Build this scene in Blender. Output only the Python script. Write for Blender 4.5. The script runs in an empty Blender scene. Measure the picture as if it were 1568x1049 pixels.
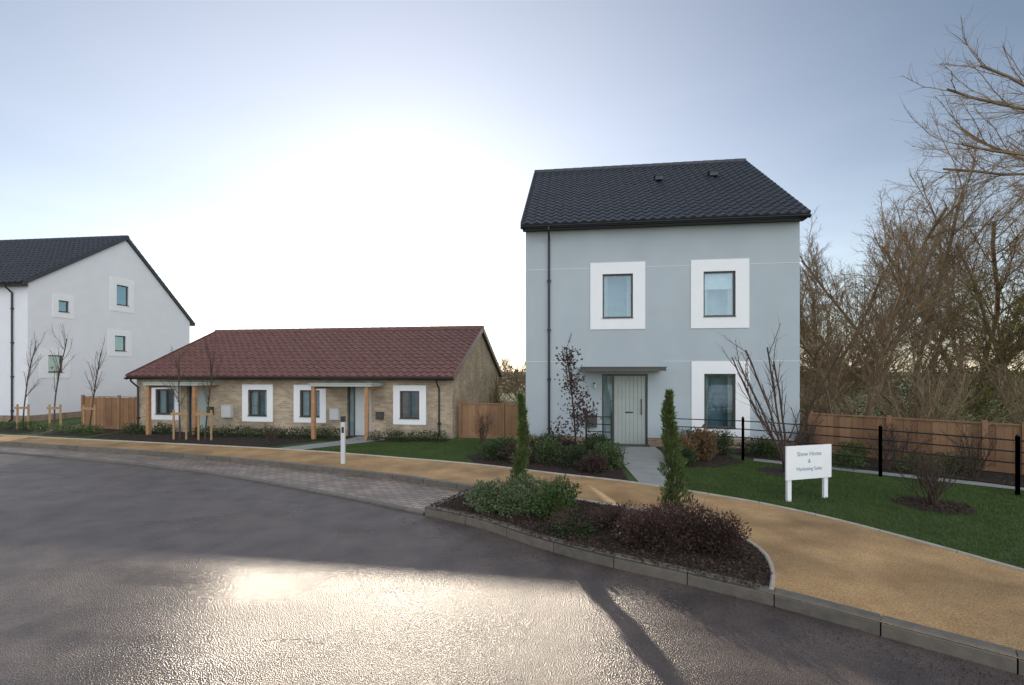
import bpy, math, random
from mathutils import Vector, Matrix
from mathutils.geometry import tessellate_polygon
R=random.Random(7)
scene=bpy.context.scene
col=scene.collection
# ------------------------------------------------------------------ materials
def nt(name):
    m=bpy.data.materials.new(name); m.use_nodes=True
    n=m.node_tree; return m,n,n.nodes['Principled BSDF']
def N(t,typ,**k):
    n=t.nodes.new(typ)
    for a,b in k.items(): setattr(n,a,b)
    return n
def mat(name,c1,c2=None,scale=4,rough=.7,bump=0,bscale=30,island=0,metal=0,spec=None,rvar=0,trans=0,dist=.02,big=None):
    m,t,b=nt(name); c2=c2 or c1
    tc=N(t,'ShaderNodeTexCoord')
    no=N(t,'ShaderNodeTexNoise'); no.inputs['Scale'].default_value=scale; no.inputs['Detail'].default_value=4
    t.links.new(tc.outputs['Object'],no.inputs['Vector'])
    mr=N(t,'ShaderNodeMapRange'); mr.inputs[1].default_value=.3; mr.inputs[2].default_value=.7
    t.links.new(no.outputs[0],mr.inputs[0])
    mx=N(t,'ShaderNodeMix',data_type='RGBA'); mx.inputs[6].default_value=(*c1,1); mx.inputs[7].default_value=(*c2,1)
    if island:
        g=N(t,'ShaderNodeNewGeometry')
        mm=N(t,'ShaderNodeMix'); mm.inputs[0].default_value=island
        t.links.new(mr.outputs[0],mm.inputs[2]); t.links.new(g.outputs['Random Per Island'],mm.inputs[3])
        t.links.new(mm.outputs[0],mx.inputs[0])
    else: t.links.new(mr.outputs[0],mx.inputs[0])
    out=mx.outputs[2]
    if big:
        n2=N(t,'ShaderNodeTexNoise'); n2.inputs['Scale'].default_value=big[0]; n2.inputs['Detail'].default_value=4
        t.links.new(tc.outputs['Object'],n2.inputs['Vector'])
        r2=N(t,'ShaderNodeMapRange'); r2.inputs[1].default_value=.35; r2.inputs[2].default_value=.65; r2.inputs[3].default_value=big[1]; r2.inputs[4].default_value=1
        t.links.new(n2.outputs[0],r2.inputs[0])
        mu=N(t,'ShaderNodeVectorMath',operation='SCALE'); t.links.new(out,mu.inputs[0]); t.links.new(r2.outputs[0],mu.inputs[3])
        out=mu.outputs[0]
    t.links.new(out,b.inputs['Base Color'])
    b.inputs['Roughness'].default_value=rough; b.inputs['Metallic'].default_value=metal
    if spec is not None: b.inputs['Specular IOR Level'].default_value=spec
    if bump:
        n3=N(t,'ShaderNodeTexNoise'); n3.inputs['Scale'].default_value=bscale; n3.inputs['Detail'].default_value=3
        t.links.new(tc.outputs['Object'],n3.inputs['Vector'])
        bp=N(t,'ShaderNodeBump'); bp.inputs['Strength'].default_value=bump; bp.inputs['Distance'].default_value=dist
        t.links.new(n3.outputs[0],bp.inputs['Height']); t.links.new(bp.outputs[0],b.inputs['Normal'])
    if trans:
        tr=N(t,'ShaderNodeBsdfTranslucent'); t.links.new(out,tr.inputs[0])
        ms=N(t,'ShaderNodeMixShader'); ms.inputs[0].default_value=trans
        o=t.nodes['Material Output']
        t.links.new(b.outputs[0],ms.inputs[1]); t.links.new(tr.outputs[0],ms.inputs[2]); t.links.new(ms.outputs[0],o.inputs[0])
    return m
def brickmat(name,c1,c2,mortar,bw,bh,ms=.01,mode='wall',rough=.8,rot=0,bump=.4,nlo=.65):
    m,t,b=nt(name)
    tc=N(t,'ShaderNodeTexCoord'); sp=N(t,'ShaderNodeSeparateXYZ'); t.links.new(tc.outputs['Object'],sp.inputs[0])
    cb=N(t,'ShaderNodeCombineXYZ')
    if mode=='wall':
        ad=N(t,'ShaderNodeMath',operation='ADD'); t.links.new(sp.outputs[0],ad.inputs[0]); t.links.new(sp.outputs[1],ad.inputs[1])
        t.links.new(ad.outputs[0],cb.inputs[0]); t.links.new(sp.outputs[2],cb.inputs[1]); vec=cb.outputs[0]
    else:
        mp=N(t,'ShaderNodeMapping'); mp.inputs['Rotation'].default_value=(0,0,rot); t.links.new(tc.outputs['Object'],mp.inputs[0]); vec=mp.outputs[0]
    br=N(t,'ShaderNodeTexBrick'); br.inputs['Scale'].default_value=1; br.inputs['Brick Width'].default_value=bw; br.inputs['Row Height'].default_value=bh
    br.inputs['Mortar Size'].default_value=ms; br.inputs['Color1'].default_value=(*c1,1); br.inputs['Color2'].default_value=(*c2,1); br.inputs['Mortar'].default_value=(*mortar,1)
    t.links.new(vec,br.inputs['Vector'])
    no=N(t,'ShaderNodeTexNoise'); no.inputs['Scale'].default_value=1.3; no.inputs['Detail'].default_value=6; t.links.new(tc.outputs['Object'],no.inputs['Vector'])
    mr=N(t,'ShaderNodeMapRange'); mr.inputs[1].default_value=.3; mr.inputs[2].default_value=.7; mr.inputs[3].default_value=nlo; mr.inputs[4].default_value=1.15; t.links.new(no.outputs[0],mr.inputs[0])
    mu=N(t,'ShaderNodeVectorMath',operation='SCALE'); t.links.new(br.outputs[0],mu.inputs[0]); t.links.new(mr.outputs[0],mu.inputs[3])
    t.links.new(mu.outputs[0],b.inputs['Base Color']); b.inputs['Roughness'].default_value=rough
    bp=N(t,'ShaderNodeBump',invert=True); bp.inputs['Strength'].default_value=bump; bp.inputs['Distance'].default_value=.01
    t.links.new(br.outputs[1],bp.inputs['Height']); t.links.new(bp.outputs[0],b.inputs['Normal'])
    return m
def glassmat(name,fac,tint):
    m,t,b=nt(name); t.nodes.remove(b); o=t.nodes['Material Output']
    g=N(t,'ShaderNodeBsdfGlossy'); g.inputs[0].default_value=(*tint,1); g.inputs['Roughness'].default_value=.02
    tr=N(t,'ShaderNodeBsdfTransparent'); tr.inputs[0].default_value=(.7,.82,.84,1)
    ms=N(t,'ShaderNodeMixShader'); ms.inputs[0].default_value=fac
    t.links.new(tr.outputs[0],ms.inputs[1]); t.links.new(g.outputs[0],ms.inputs[2]); t.links.new(ms.outputs[0],o.inputs[0])
    return m

M={}
M['render_blue']=mat('pale_blue_render',(.44,.50,.53),(.47,.53,.56),1.2,.85,.15,60,dist=.005,big=(.5,.93))
M['render_white']=mat('white_render',(.78,.79,.83),(.82,.83,.86),1.5,.85,.1,60,dist=.005)
M['white']=mat('white_paint',(.86,.87,.88),(.89,.90,.91),3,.5)
M['brick']=brickmat('buff_brick',(.54,.42,.28),(.36,.265,.17),(.46,.41,.34),.225,.075,.009)
M['plinth']=brickmat('plinth_brick',(.38,.27,.17),(.26,.17,.105),(.35,.3,.25),.225,.075,.01)
M['paver']=brickmat('brick_pavers',(.38,.29,.235),(.22,.17,.14),(.06,.05,.045),.24,.12,.012,'floor',.36,.35,.6)
M['tile_dark']=mat('slate_grey_pantile',(.030,.036,.045),(.05,.056,.068),6,.48,.1,40)
M['tile_red']=mat('red_brown_pantile',(.12,.055,.046),(.20,.09,.07),5,.45,.1,40)
M['black']=mat('black_plastic',(.012,.013,.016),(.018,.019,.022),5,.35)
M['dark_frame']=mat('dark_window_frame',(.05,.05,.045),(.07,.068,.06),5,.4)
M['glass']=glassmat('window_glass',.17,(.7,.87,.97))
M['room']=mat('dim_interior',(.13,.20,.24),(.26,.34,.37),3,.9)
M['curtain']=mat('curtain_cloth',(.5,.52,.5),(.62,.62,.6),5,.9)
M['curtain_red']=mat('warm_curtain_cloth',(.35,.16,.11),(.45,.24,.17),5,.9)
M['door']=mat('sage_grey_door',(.36,.41,.38),(.42,.46,.42),3,.45)
M['wood']=mat('oak_timber',(.36,.18,.085),(.5,.27,.14),7,.7,.3,25)
M['fence']=mat('fence_timber',(.19,.10,.05),(.38,.215,.115),3,.8,.3,20,island=.65)
M['stake']=mat('stake_timber',(.32,.20,.10),(.42,.28,.15),8,.8)
M['metal']=mat('black_metal',(.015,.016,.016),(.03,.03,.03),9,.4,metal=.4)
M['concrete']=mat('kerb_concrete',(.10,.09,.075),(.19,.165,.135),9,.5,.3,60,island=.4,dist=.01)
M['slab']=mat('grey_paving_slab',(.26,.28,.27),(.34,.35,.33),3,.6,.2,50)
M['edging']=mat('edging_concrete',(.38,.34,.28),(.5,.46,.38),6,.7)
M['soil']=mat('bark_mulch_soil',(.018,.012,.009),(.05,.032,.022),14,.9,1,25,dist=.06)
M['chip']=mat('bark_chips',(.03,.018,.012),(.09,.055,.035),5,.85,island=.9)
def gravelmat():
    m=mat('golden_gravel',(.43,.26,.115),(.60,.385,.18),1.6,.8,.5,140,dist=.012,big=(.9,.62))
    t=m.node_tree; b=t.nodes['Principled BSDF']; l=b.inputs['Base Color'].links[0].from_socket
    tc=N(t,'ShaderNodeTexCoord'); n=N(t,'ShaderNodeTexNoise'); n.inputs['Scale'].default_value=60; n.inputs['Detail'].default_value=3; t.links.new(tc.outputs['Object'],n.inputs['Vector'])
    r=N(t,'ShaderNodeMapRange'); r.inputs[1].default_value=.3; r.inputs[2].default_value=.7; r.inputs[3].default_value=.6; r.inputs[4].default_value=1.3; t.links.new(n.outputs[0],r.inputs[0])
    mu=N(t,'ShaderNodeVectorMath',operation='SCALE'); t.links.new(l,mu.inputs[0]); t.links.new(r.outputs[0],mu.inputs[3]); t.links.new(mu.outputs[0],b.inputs['Base Color'])
    return m
M['gravel']=gravelmat()
M['grass']=mat('turf',(.04,.08,.014),(.07,.12,.025),2.5,.9,.8,90,dist=.03,big=(.4,.7))
M['blade']=mat('grass_blades',(.045,.095,.014),(.13,.19,.035),1.2,.7,island=.5,trans=.35)
M['earth']=mat('field_ground',(.05,.07,.025),(.08,.09,.035),.2,.95)
M['bark']=mat('tree_bark',(.15,.11,.07),(.30,.22,.13),3,.9)
M['bark_dark']=mat('dark_twig_bark',(.05,.032,.026),(.11,.07,.05),3,.85)
M['ivy']=mat('ivy_leaves',(.08,.11,.02),(.28,.30,.06),2,.6,island=.6,trans=.5)
M['leaf_green']=mat('shrub_leaves',(.04,.075,.02),(.12,.18,.05),4,.5,island=.7,trans=.25)
M['leaf_silver']=mat('grey_green_leaves',(.08,.115,.055),(.21,.26,.12),4,.5,island=.7,trans=.25)
M['leaf_dark']=mat('dark_evergreen_leaves',(.018,.04,.012),(.06,.10,.03),4,.5,island=.7,trans=.2)
M['leaf_hedge']=mat('winter_hedge_leaves',(.05,.045,.025),(.13,.11,.06),4,.7,island=.7,trans=.2)
M['leaf_brown']=mat('russet_leaves',(.035,.02,.02),(.10,.055,.045),4,.6,island=.7,trans=.2)
M['leaf_dry']=mat('dry_grass_leaves',(.16,.10,.05),(.3,.2,.1),4,.7,island=.7,trans=.3)
M['conifer']=mat('conifer_foliage',(.03,.065,.018),(.17,.21,.06),6,.6,island=.6,trans=.2)
M['text']=mat('sign_lettering',(.25,.36,.40),None,3,.5)
M['cabinet']=mat('grey_plastic_box',(.55,.57,.58),(.6,.6,.6),3,.5)

def asphalt():
    m,t,b=nt('wet_asphalt'); tc=N(t,'ShaderNodeTexCoord')
    def noise(s,d=4,dist=0,vec=None):
        n=N(t,'ShaderNodeTexNoise'); n.inputs['Scale'].default_value=s; n.inputs['Detail'].default_value=d; n.inputs['Distortion'].default_value=dist
        t.links.new(vec or tc.outputs['Object'],n.inputs['Vector']); return n.outputs[0]
    def mr(x,a,b_,c,d):
        r=N(t,'ShaderNodeMapRange'); r.inputs[1].default_value=a; r.inputs[2].default_value=b_; r.inputs[3].default_value=c; r.inputs[4].default_value=d
        t.links.new(x,r.inputs[0]); return r.outputs[0]
    mp=N(t,'ShaderNodeMapping'); mp.inputs['Rotation'].default_value=(0,0,.45); mp.inputs['Scale'].default_value=(.35,1.3,1); t.links.new(tc.outputs['Object'],mp.inputs[0])
    big=noise(.9,6,.5,mp.outputs[0]); mid=noise(2.2,6); fine=noise(120,2)
    vo=N(t,'ShaderNodeTexVoronoi'); vo.inputs['Scale'].default_value=80; t.links.new(tc.outputs['Object'],vo.inputs['Vector'])
    mx=N(t,'ShaderNodeMix',data_type='RGBA'); mx.inputs[6].default_value=(.055,.042,.039,1); mx.inputs[7].default_value=(.12,.092,.08,1)
    t.links.new(mr(mid,.3,.7,0,1),mx.inputs[0]); 
    sp=N(t,'ShaderNodeVectorMath',operation='SCALE'); t.links.new(mx.outputs[2],sp.inputs[0]); t.links.new(mr(fine,.3,.7,.4,1.7),sp.inputs[3])
    t.links.new(sp.outputs[0],b.inputs['Base Color'])
    t.links.new(mr(big,.34,.66,.24,.46),b.inputs['Roughness'])
    b.inputs['Specular IOR Level'].default_value=.75
    bp=N(t,'ShaderNodeBump'); bp.inputs['Strength'].default_value=.9; bp.inputs['Distance'].default_value=.007
    t.links.new(vo.outputs[0],bp.inputs['Height'])
    b2=N(t,'ShaderNodeBump'); b2.inputs['Strength'].default_value=.2; b2.inputs['Distance'].default_value=.02
    t.links.new(mid,b2.inputs['Height']); t.links.new(bp.outputs[0],b2.inputs['Normal'])
    t.links.new(b2.outputs[0],b.inputs['Normal'])
    return m
M['asphalt']=asphalt()

# ------------------------------------------------------------------ mesh builder
class MB:
    def __init__(s): s.v=[];s.f=[];s.m=[]
    def add(s,vs,fs,m=0):
        o=len(s.v); s.v.extend([tuple(p) for p in vs]); s.f.extend([tuple(i+o for i in f) for f in fs]); s.m.extend([m]*len(fs))
    def mbox(s,T,a0,a1,b0,b1,o0,o1,m=0):
        vs=[T(a,b,o) for o in (o0,o1) for b in (b0,b1) for a in (a0,a1)]
        s.add(vs,[(0,1,3,2),(4,6,7,5),(0,4,5,1),(2,3,7,6),(0,2,6,4),(1,5,7,3)],m)
    def box(s,x0,x1,y0,y1,z0,z1,m=0): s.mbox(lambda a,b,o:(a,b,o),x0,x1,y0,y1,z0,z1,m)
    def tube(s,p0,p1,r0,r1,n=6,m=0,cap=False):
        p0=Vector(p0);p1=Vector(p1); d=(p1-p0)
        if d.length<1e-6: return
        d.normalize(); a=d.orthogonal().normalized(); b=d.cross(a)
        vs=[]
        for p,r in((p0,r0),(p1,r1)):
            for i in range(n):
                t=2*math.pi*i/n; vs.append(p+a*(r*math.cos(t))+b*(r*math.sin(t)))
        fs=[(i,(i+1)%n,n+(i+1)%n,n+i) for i in range(n)]
        if cap: fs+= [tuple(range(n))[::-1],tuple(range(n,2*n))]
        s.add(vs,fs,m)
    def leaf(s,p,d,L,w,up=None,m=0):
        d=Vector(d).normalized(); q=Vector((R.uniform(-1,1),R.uniform(-1,1),R.uniform(-1,1)))
        a=d.cross(q)
        if a.length<1e-3: a=d.orthogonal()
        a.normalize(); p=Vector(p); n=d.cross(a)*(w*.3)
        s.add([p,p+d*L*.5+a*w*.5+n,p+d*L,p+d*L*.5-a*w*.5+n],[(0,1,2),(0,2,3)],m)
    def build(s,name,mats,parent=None,loc=(0,0,0),rz=0,smooth=False):
        me=bpy.data.meshes.new(name); me.from_pydata(s.v,[],s.f)
        for m in mats: me.materials.append(m)
        me.polygons.foreach_set('material_index',s.m)
        if smooth: me.polygons.foreach_set('use_smooth',[True]*len(s.f))
        me.update(); o=bpy.data.objects.new(name,me); col.objects.link(o)
        o.location=loc; o.rotation_euler=(0,0,rz)
        if parent: o.parent=parent
        return o
def empty(name,loc=(0,0,0),rz=0):
    e=bpy.data.objects.new(name,None); col.objects.link(e); e.location=loc; e.rotation_euler=(0,0,rz); e.empty_display_size=.3; return e
def cr(P,n=8):
    P=[Vector((p[0],p[1],0)) for p in P]; out=[]
    for i in range(len(P)-1):
        a=P[i-1] if i>0 else P[0]*2-P[1]; b=P[i]; c=P[i+1]; d=P[i+2] if i+2<len(P) else P[-1]*2-P[-2]
        L=(c-b).length; t0=(c-a).normalized()*L*.9; t1=(d-b).normalized()*L*.9
        for k in range(n):
            t=k/n; h=(2*t**3-3*t*t+1); 
            out.append(b*h+t0*(t**3-2*t*t+t)+c*(-2*t**3+3*t*t)+t1*(t**3-t*t))
    out.append(P[-1]); return [(p.x,p.y) for p in out]
def sheet(name,pts,z,m,parent=None):
    v=[Vector((p[0],p[1],z)) for p in pts]; tris=tessellate_polygon([v])
    mb=MB(); 
    fs=[]
    for t in tris:
        a,b,c=[v[i] for i in t]
        fs.append(tuple(t) if (b-a).cross(c-a).z>0 else tuple(t)[::-1])
    mb.add(v,fs); return mb.build(name,[m],parent)
def kerb(name,line,w,top,bot,m,stone=.9,gap=.006,ch=.018):
    import bisect
    P=[Vector((p[0],p[1],0)) for p in line]
    cum=[0]
    for i in range(len(P)-1): cum.append(cum[-1]+(P[i+1]-P[i]).length)
    def at(s):
        s=max(0,min(cum[-1],s))
        i=min(max(bisect.bisect_right(cum,s)-1,0),len(P)-2)
        d=(P[i+1]-P[i]); return P[i]+d*((s-cum[i])/max(d.length,1e-9)), d.normalized()
    mb=MB(); s=0
    prof=[(0,bot),(0,top-ch),(ch*.35,top-ch*.35),(ch,top),(w,top),(w,bot)]; q6=6
    while s<cum[-1]-.05:
        e=min(s+stone,cum[-1]); k=3; vs=[]
        jz=R.uniform(-.002,.002)
        for i in range(k+1):
            p,d=at(s+gap+(e-s-2*gap)*i/k); n=Vector((-d.y,d.x,0))
            for (a,z) in prof: q=p+n*a; vs.append((q.x,q.y,z+jz))
        fs=[]
        for i in range(k):
            for j in range(q6-1): fs.append((i*q6+j,i*q6+q6+j,i*q6+q6+1+j,i*q6+1+j))
        fs+=[tuple(range(q6)),tuple(k*q6+j for j in range(q6-1,-1,-1))]
        mb.add(vs,fs); s=e
    return mb.build(name,[m])
def inpoly(x,y,P):
    c=False; j=len(P)-1
    for i in range(len(P)):
        if (P[i][1]>y)!=(P[j][1]>y) and x<(P[j][0]-P[i][0])*(y-P[i][1])/(P[j][1]-P[i][1])+P[i][0]: c=not c
        j=i
    return c

# ------------------------------------------------------------------ ground
A=cr([(-70,27),(-30,19),(-17.3,15.83),(-11.5,14.14),(-6.68,12.5),(-2.76,10.79),(-0.73,9.69)])
BE=[(-0.73,9.69),(-1.53,8.22)]
B=cr([(-1.53,8.22),(-.55,7.58),(.335,6.75),(1.15,6.12),(2.02,5.58),(2.87,5.00),(3.81,4.24),(4.26,3.88),(6.5,2.0),(9,-.5),(14,-6),(40,-34)])
C=cr([(-70,24),(-27,17.2),(-15.8,14.49),(-7.86,11.67),(-3.76,9.55),(-1.56,8.24)])
E=cr([(-.66,9.72),(.2,9.25),(1.05,8.76),(1.99,8.14),(2.75,7.55),(3.22,6.85),(3.28,6.2),(3.08,5.6),(2.80,5.12)])
D=cr([(-70,30),(-30,20.9),(-18.8,17.4),(-12.3,15.7),(-7.68,14.5),(-5.45,13.8),(-3.32,12.97),(-.9,11.98),(1.0,10.9),(2.48,10.1),(3.45,9.35),(4.39,8.55),(5.14,7.6),(5.76,6.41),(6.15,5.5),(6.9,4.2),(8.2,2.5),(12,-2.5),(40,-31)])
sheet('ground',[(-900,-900),(900,-900),(900,1400),(-900,1400)],-.16,M['earth'])
sheet('road',C+B+[(40,-60),(-70,-60)],-.13,M['asphalt'])
B1=[p for p in B if p[0]<=2.75]; B2=[p for p in B if p[0]>2.75]
sheet('land',A+B+[(900,-34),(900,1400),(-900,1400),(-900,27)],0,M['grass'])
sheet('block_paving',C+[(-1.53,8.22)]+BE[::-1]+A[::-1],-.105,M['paver'])
sheet('gravel_path',A+E[1:]+B2+D[::-1],.004,M['gravel'])
bedpoly=[(-.73,9.69)]+[(-1.5,8.25)]+B1+E[::-1]
sheet('planting_bed',bedpoly,.012,M['soil'])
kerb('kerb',C,.12,-.088,-.2,M['concrete'])
kerb('kerb',A,.12,.014,-.2,M['concrete'])
kerb('kerb',BE,.13,.02,-.2,M['concrete'],gap=.003)
kerb('kerb',B,.14,.02,-.2,M['concrete'],ch=.035)
kerb('path_edging',E,.05,.035,-.1,M['edging'])
kerb('path_edging',[p for p in D if p[0]>-31],.04,.03,-.1,M['edging'])
entr=[(2.72,10.02),(3.5,9.36),(3.9,11.5),(4.4,13.6),(4.5,14.82),(2.95,15.05),(2.95,13.6)]
sheet('entrance_path',entr,.010,M['slab'])
bedL=[(-.95,12.15),(0.9,11.1),(2.55,10.25),(2.9,13.6),(2.9,15.1),(.45,15.4),(-.6,14.0),(-1.3,13.2)]
sheet('planting_bed',bedL,.008,M['soil'])
bedR=[(4.05,11.7),(5.0,11.6),(6.1,12.3),(6.2,14.6),(4.52,14.8),(4.42,13.6)]
sheet('planting_bed',bedR,.008,M['soil'])
bedF=[(6.5,12.9),(10.35,9.85),(14,6.9),(22,0),(24,1.5),(15,8.6),(9.4,14.2),(6.3,14.5)]
sheet('planting_bed',bedF,.008,M['soil'])
sheet('garden_path',[(6.4,12.45),(10.2,9.4),(14,6.4),(22,-.5),(22.2,-.1),(14.2,6.75),(10.45,9.75),(6.6,12.8)],.012,M['slab'])
def circ(cx,cy,r): return [(cx+r*math.cos(t*.314)*(1+.1*math.sin(t*1.7)),cy+r*math.sin(t*.314)) for t in range(20)]
c1=circ(7.5,8.35,.55); c2=circ(6.5,11.1,.6)
sheet('planting_circle',c1,.008,M['soil']); sheet('planting_circle',c2,.008,M['soil'])
bedB=[(-15.4,18.2),(-15.2,16.9),(-12.3,15.95),(-7.68,14.8),(-6.6,16.0),(-2.3,15.7),(-2.1,16.5),(-15,18.7)]
sheet('planting_bed',bedB,.008,M['soil'])
sheet('bungalow_path',[(-7.3,14.45),(-6.4,14.15),(-5.0,15.6),(-4.4,16.2),(-4.6,16.95),(-5.6,17.1),(-5.9,16.0)],.014,M['slab'])
bedLL=[(-40,24.6),(-18.8,18.0),(-15.6,17.1),(-15.6,19),(-20,20.6),(-40,27)]
sheet('planting_bed',bedLL,.008,M['soil'])
mb=MB()
for poly,n in((bedpoly,9000),(bedL,3000),(c1,700),(bedR,800),(bedF,2500),(bedB,1500)):
    xs=[p[0] for p in poly]; ys=[p[1] for p in poly]; k=0;tries=0
    while k<n and tries<n*8:
        tries+=1
        x=R.uniform(min(xs),min(max(xs),15)); y=R.uniform(min(ys),max(ys))
        if not inpoly(x,y,poly): continue
        k+=1; L=R.uniform(.02,.06); d=Vector((R.uniform(-1,1),R.uniform(-1,1),R.uniform(-.4,.5)))
        mb.leaf((x,y,R.uniform(.012,.04)),d,L,L*.6)
o=mb.build('bark_mulch',[M['chip']])
mb=MB()
for _ in range(2600):
    i=R.randrange(len(B)-1); p=B[i]
    if p[0]>7: continue
    x=p[0]+R.gauss(0,.1)-abs(R.gauss(0,.25)); y=p[1]-abs(R.gauss(0,.22))-.03
    if inpoly(x,y,bedpoly): continue
    L_=R.uniform(.006,.020); z=-.126
    q=B[i+1]; side=(q[0]-p[0])*(y-p[1])-(q[1]-p[1])*(x-p[0])
    if side>0: continue
    mb.leaf((x,y,z),(R.uniform(-1,1),R.uniform(-1,1),.2),L_,L_*.8)
mb.build('road_grit',[M['chip']])
lawnR=[p for p in D if 3.4<p[0]<12.1 and p[1]<9.5]
lawnR=[(lx+.06,ly+.06) for lx,ly in lawnR]+[(22,-.6),(14,6.35),(10.2,9.35),(6.4,12.4),(5.0,11.6),(4.0,11.7)]
lawnL=[(-6.2,14.25),(-3.3,13.1),(-.95,12.1),(-1.3,13.2),(-.6,14.0),(.4,15.6),(-2.1,16.0),(-2.3,15.7),(-4.2,15.9)]
mb=MB()
for poly,n,xm in((lawnR,80000,11.5),(lawnL,20000,9)):
    xs=[p[0] for p in poly]; ys=[p[1] for p in poly]; k=0
    while k<n:
        x=R.uniform(min(xs),min(max(xs),xm)); y=R.uniform(max(min(ys),2),max(ys))
        k+=1
        if not inpoly(x,y,poly) or inpoly(x,y,c1) or inpoly(x,y,c2): continue
        h=R.uniform(.02,.05); a=R.uniform(0,6.28); w=.007; lx=R.gauss(0,.015); ly=R.gauss(0,.015)
        mb.add([(x-w*math.cos(a),y-w*math.sin(a),0),(x+w*math.cos(a),y+w*math.sin(a),0),(x+lx,y+ly,h)],[(0,1,2)])
mb.build('lawn_grass',[M['blade']])

# ------------------------------------------------------------------ building helpers
def wall_poly(mb,T,outer,holes,depth,m=0,mrev=0):
    H=[[(a0,b0),(a1,b0),(a1,b1),(a0,b1)] for a0,a1,b0,b1 in holes]
    loops=[[Vector((a,b,0)) for a,b in outer]]+[[Vector((a,b,0)) for a,b in h] for h in H]
    tr=tessellate_polygon(loops); allp=[p for l in loops for p in l]
    mb.add([T(p.x,p.y,0) for p in allp],[tuple(t) for t in tr],m)
    for h in H:
        for i in range(4):
            a,b=h[i],h[(i+1)%4]
            mb.add([T(*a,0),T(*b,0),T(*b,-depth),T(*a,-depth)],[(0,1,2,3)],mrev)
def window(parent,T,hole,outer,mull=None,curtain=None,transom=None,sill=False,depth=.12):
    a0,a1,b0,b1=hole; A0,A1,B0,B1=outer
    mb=MB()
    mb.mbox(T,A0,A1,b1,B1,.001,.022); mb.mbox(T,A0,A1,B0,b0,.001,.022)
    mb.mbox(T,A0,a0,b0,b1,.001,.022); mb.mbox(T,a1,A1,b0,b1,.001,.022)
    mb.build('window_surround',[M['white']],parent)
    mb=MB(); e=.002; w=.05
    mb.mbox(T,a0-e,a1+e,b1-w,b1+e,-.11,-.05); mb.mbox(T,a0-e,a1+e,b0-e,b0+w,-.11,-.05)
    mb.mbox(T,a0-e,a0+w,b0+w,b1-w,-.11,-.05); mb.mbox(T,a1-w,a1+e,b0+w,b1-w,-.11,-.05)
    if mull: 
        x=a0+(a1-a0)*mull; mb.mbox(T,x-.03,x+.03,b0+w,b1-w,-.108,-.052)
    mb.mbox(T,a0-.01,a1+.01,b0-.012,b0+.012,-.05,.05)
    mb.build('window_frame',[M['dark_frame']],parent)
    mb=MB(); mb.add([T(a0,b0,-.08),T(a1,b0,-.08),T(a1,b1,-.08),T(a0,b1,-.08)],[(0,1,2,3)])
    mb.build('window_pane',[M['glass']],parent)
    mb=MB(); mb.mbox(T,a0-.1,a1+.1,b0-.1,b1+.1,-.9,-.55); 
    for (p,q,r_,s_) in ((a0-.1,a0-.05,b0-.1,b1+.1),(a1+.05,a1+.1,b0-.1,b1+.1)): mb.mbox(T,p,q,r_,s_,-.55,-.13)
    mb.build('room_interior',[M['room']],parent)
    if curtain:
        mb=MB(); k=6; W=(a1-a0)*(.3 if mull else .18)
        for side in(0,1):
            for i in range(k*2):
                x0=W*i/(2*k); x1=W*(i+1)/(2*k); o0=-.2-.03*(i%2); o1=-.2-.03*((i+1)%2)
                if side: x0,x1=a1-x0,a1-x1
                else: x0,x1=a0+x0,a0+x1
                mb.add([T(x0,b0,o0),T(x1,b0,o1),T(x1,b1,o1),T(x0,b1,o0)],[(0,1,2,3)])
        if curtain=='blind':
            mb.add([T(a0,b1-(b1-b0)*.38,-.16),T(a1,b1-(b1-b0)*.38,-.16),T(a1,b1,-.16),T(a0,b1,-.16)],[(0,1,2,3)])
        mb.build('curtains',[M['curtain_red'] if curtain=='red' else M['curtain']],parent)
def pantile(parent,name,x0,x1,y0,z0,y1,z1,m,tw=.30,tl=.34):
    dy,dz=y1-y0,z1-z0; L=math.hypot(dy,dz); uy,uz=dy/L,dz/L; ny,nz=-uz,uy
    if nz<0: ny,nz=-ny,-nz
    rows=max(1,round(L/tl)); tl=L/rows; nx=int((x1-x0)/tw*8); mb=MB(); vs=[]; lines=[]
    for r in range(rows): lines+= [(r*tl-.02,.045),((r+1)*tl-.02,.012)]
    for s,h in lines:
        jit=R.uniform(-.003,.003)
        for i in range(nx+1):
            x=x0+(x1-x0)*i/nx; ph=(x/tw)%1
            wv=.045*max(0,math.sin(math.pi*ph/.55))if ph<.55 else -.018*math.sin(math.pi*(ph-.55)/.45)
            hh=h+wv+jit
            vs.append((x,y0+uy*s+ny*hh,z0+uz*s+nz*hh))
    fs=[]
    for j in range(len(lines)-1):
        for i in range(nx): a=j*(nx+1)+i; fs.append((a,a+1,a+nx+2,a+nx+1))
    mb.add(vs,fs)
    lip=[];
    for i in range(nx+1):
        lip.append(vs[i]); x=vs[i][0]; lip.append((x,y0-.02*uy,z0-.02))
    mb.add(lip,[(2*i,2*i+2,2*i+3,2*i+1) for i in range(nx)])
    return mb.build(name,[m],parent)
def slab(mb,x0,x1,y0,z0,y1,z1,th,m=0):
    T=lambda a,b,o:(a,y0+(y1-y0)*b,z0+(z1-z0)*b+o)
    mb.mbox(T,x0,x1,0,1,-th,-.004,m)
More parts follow.
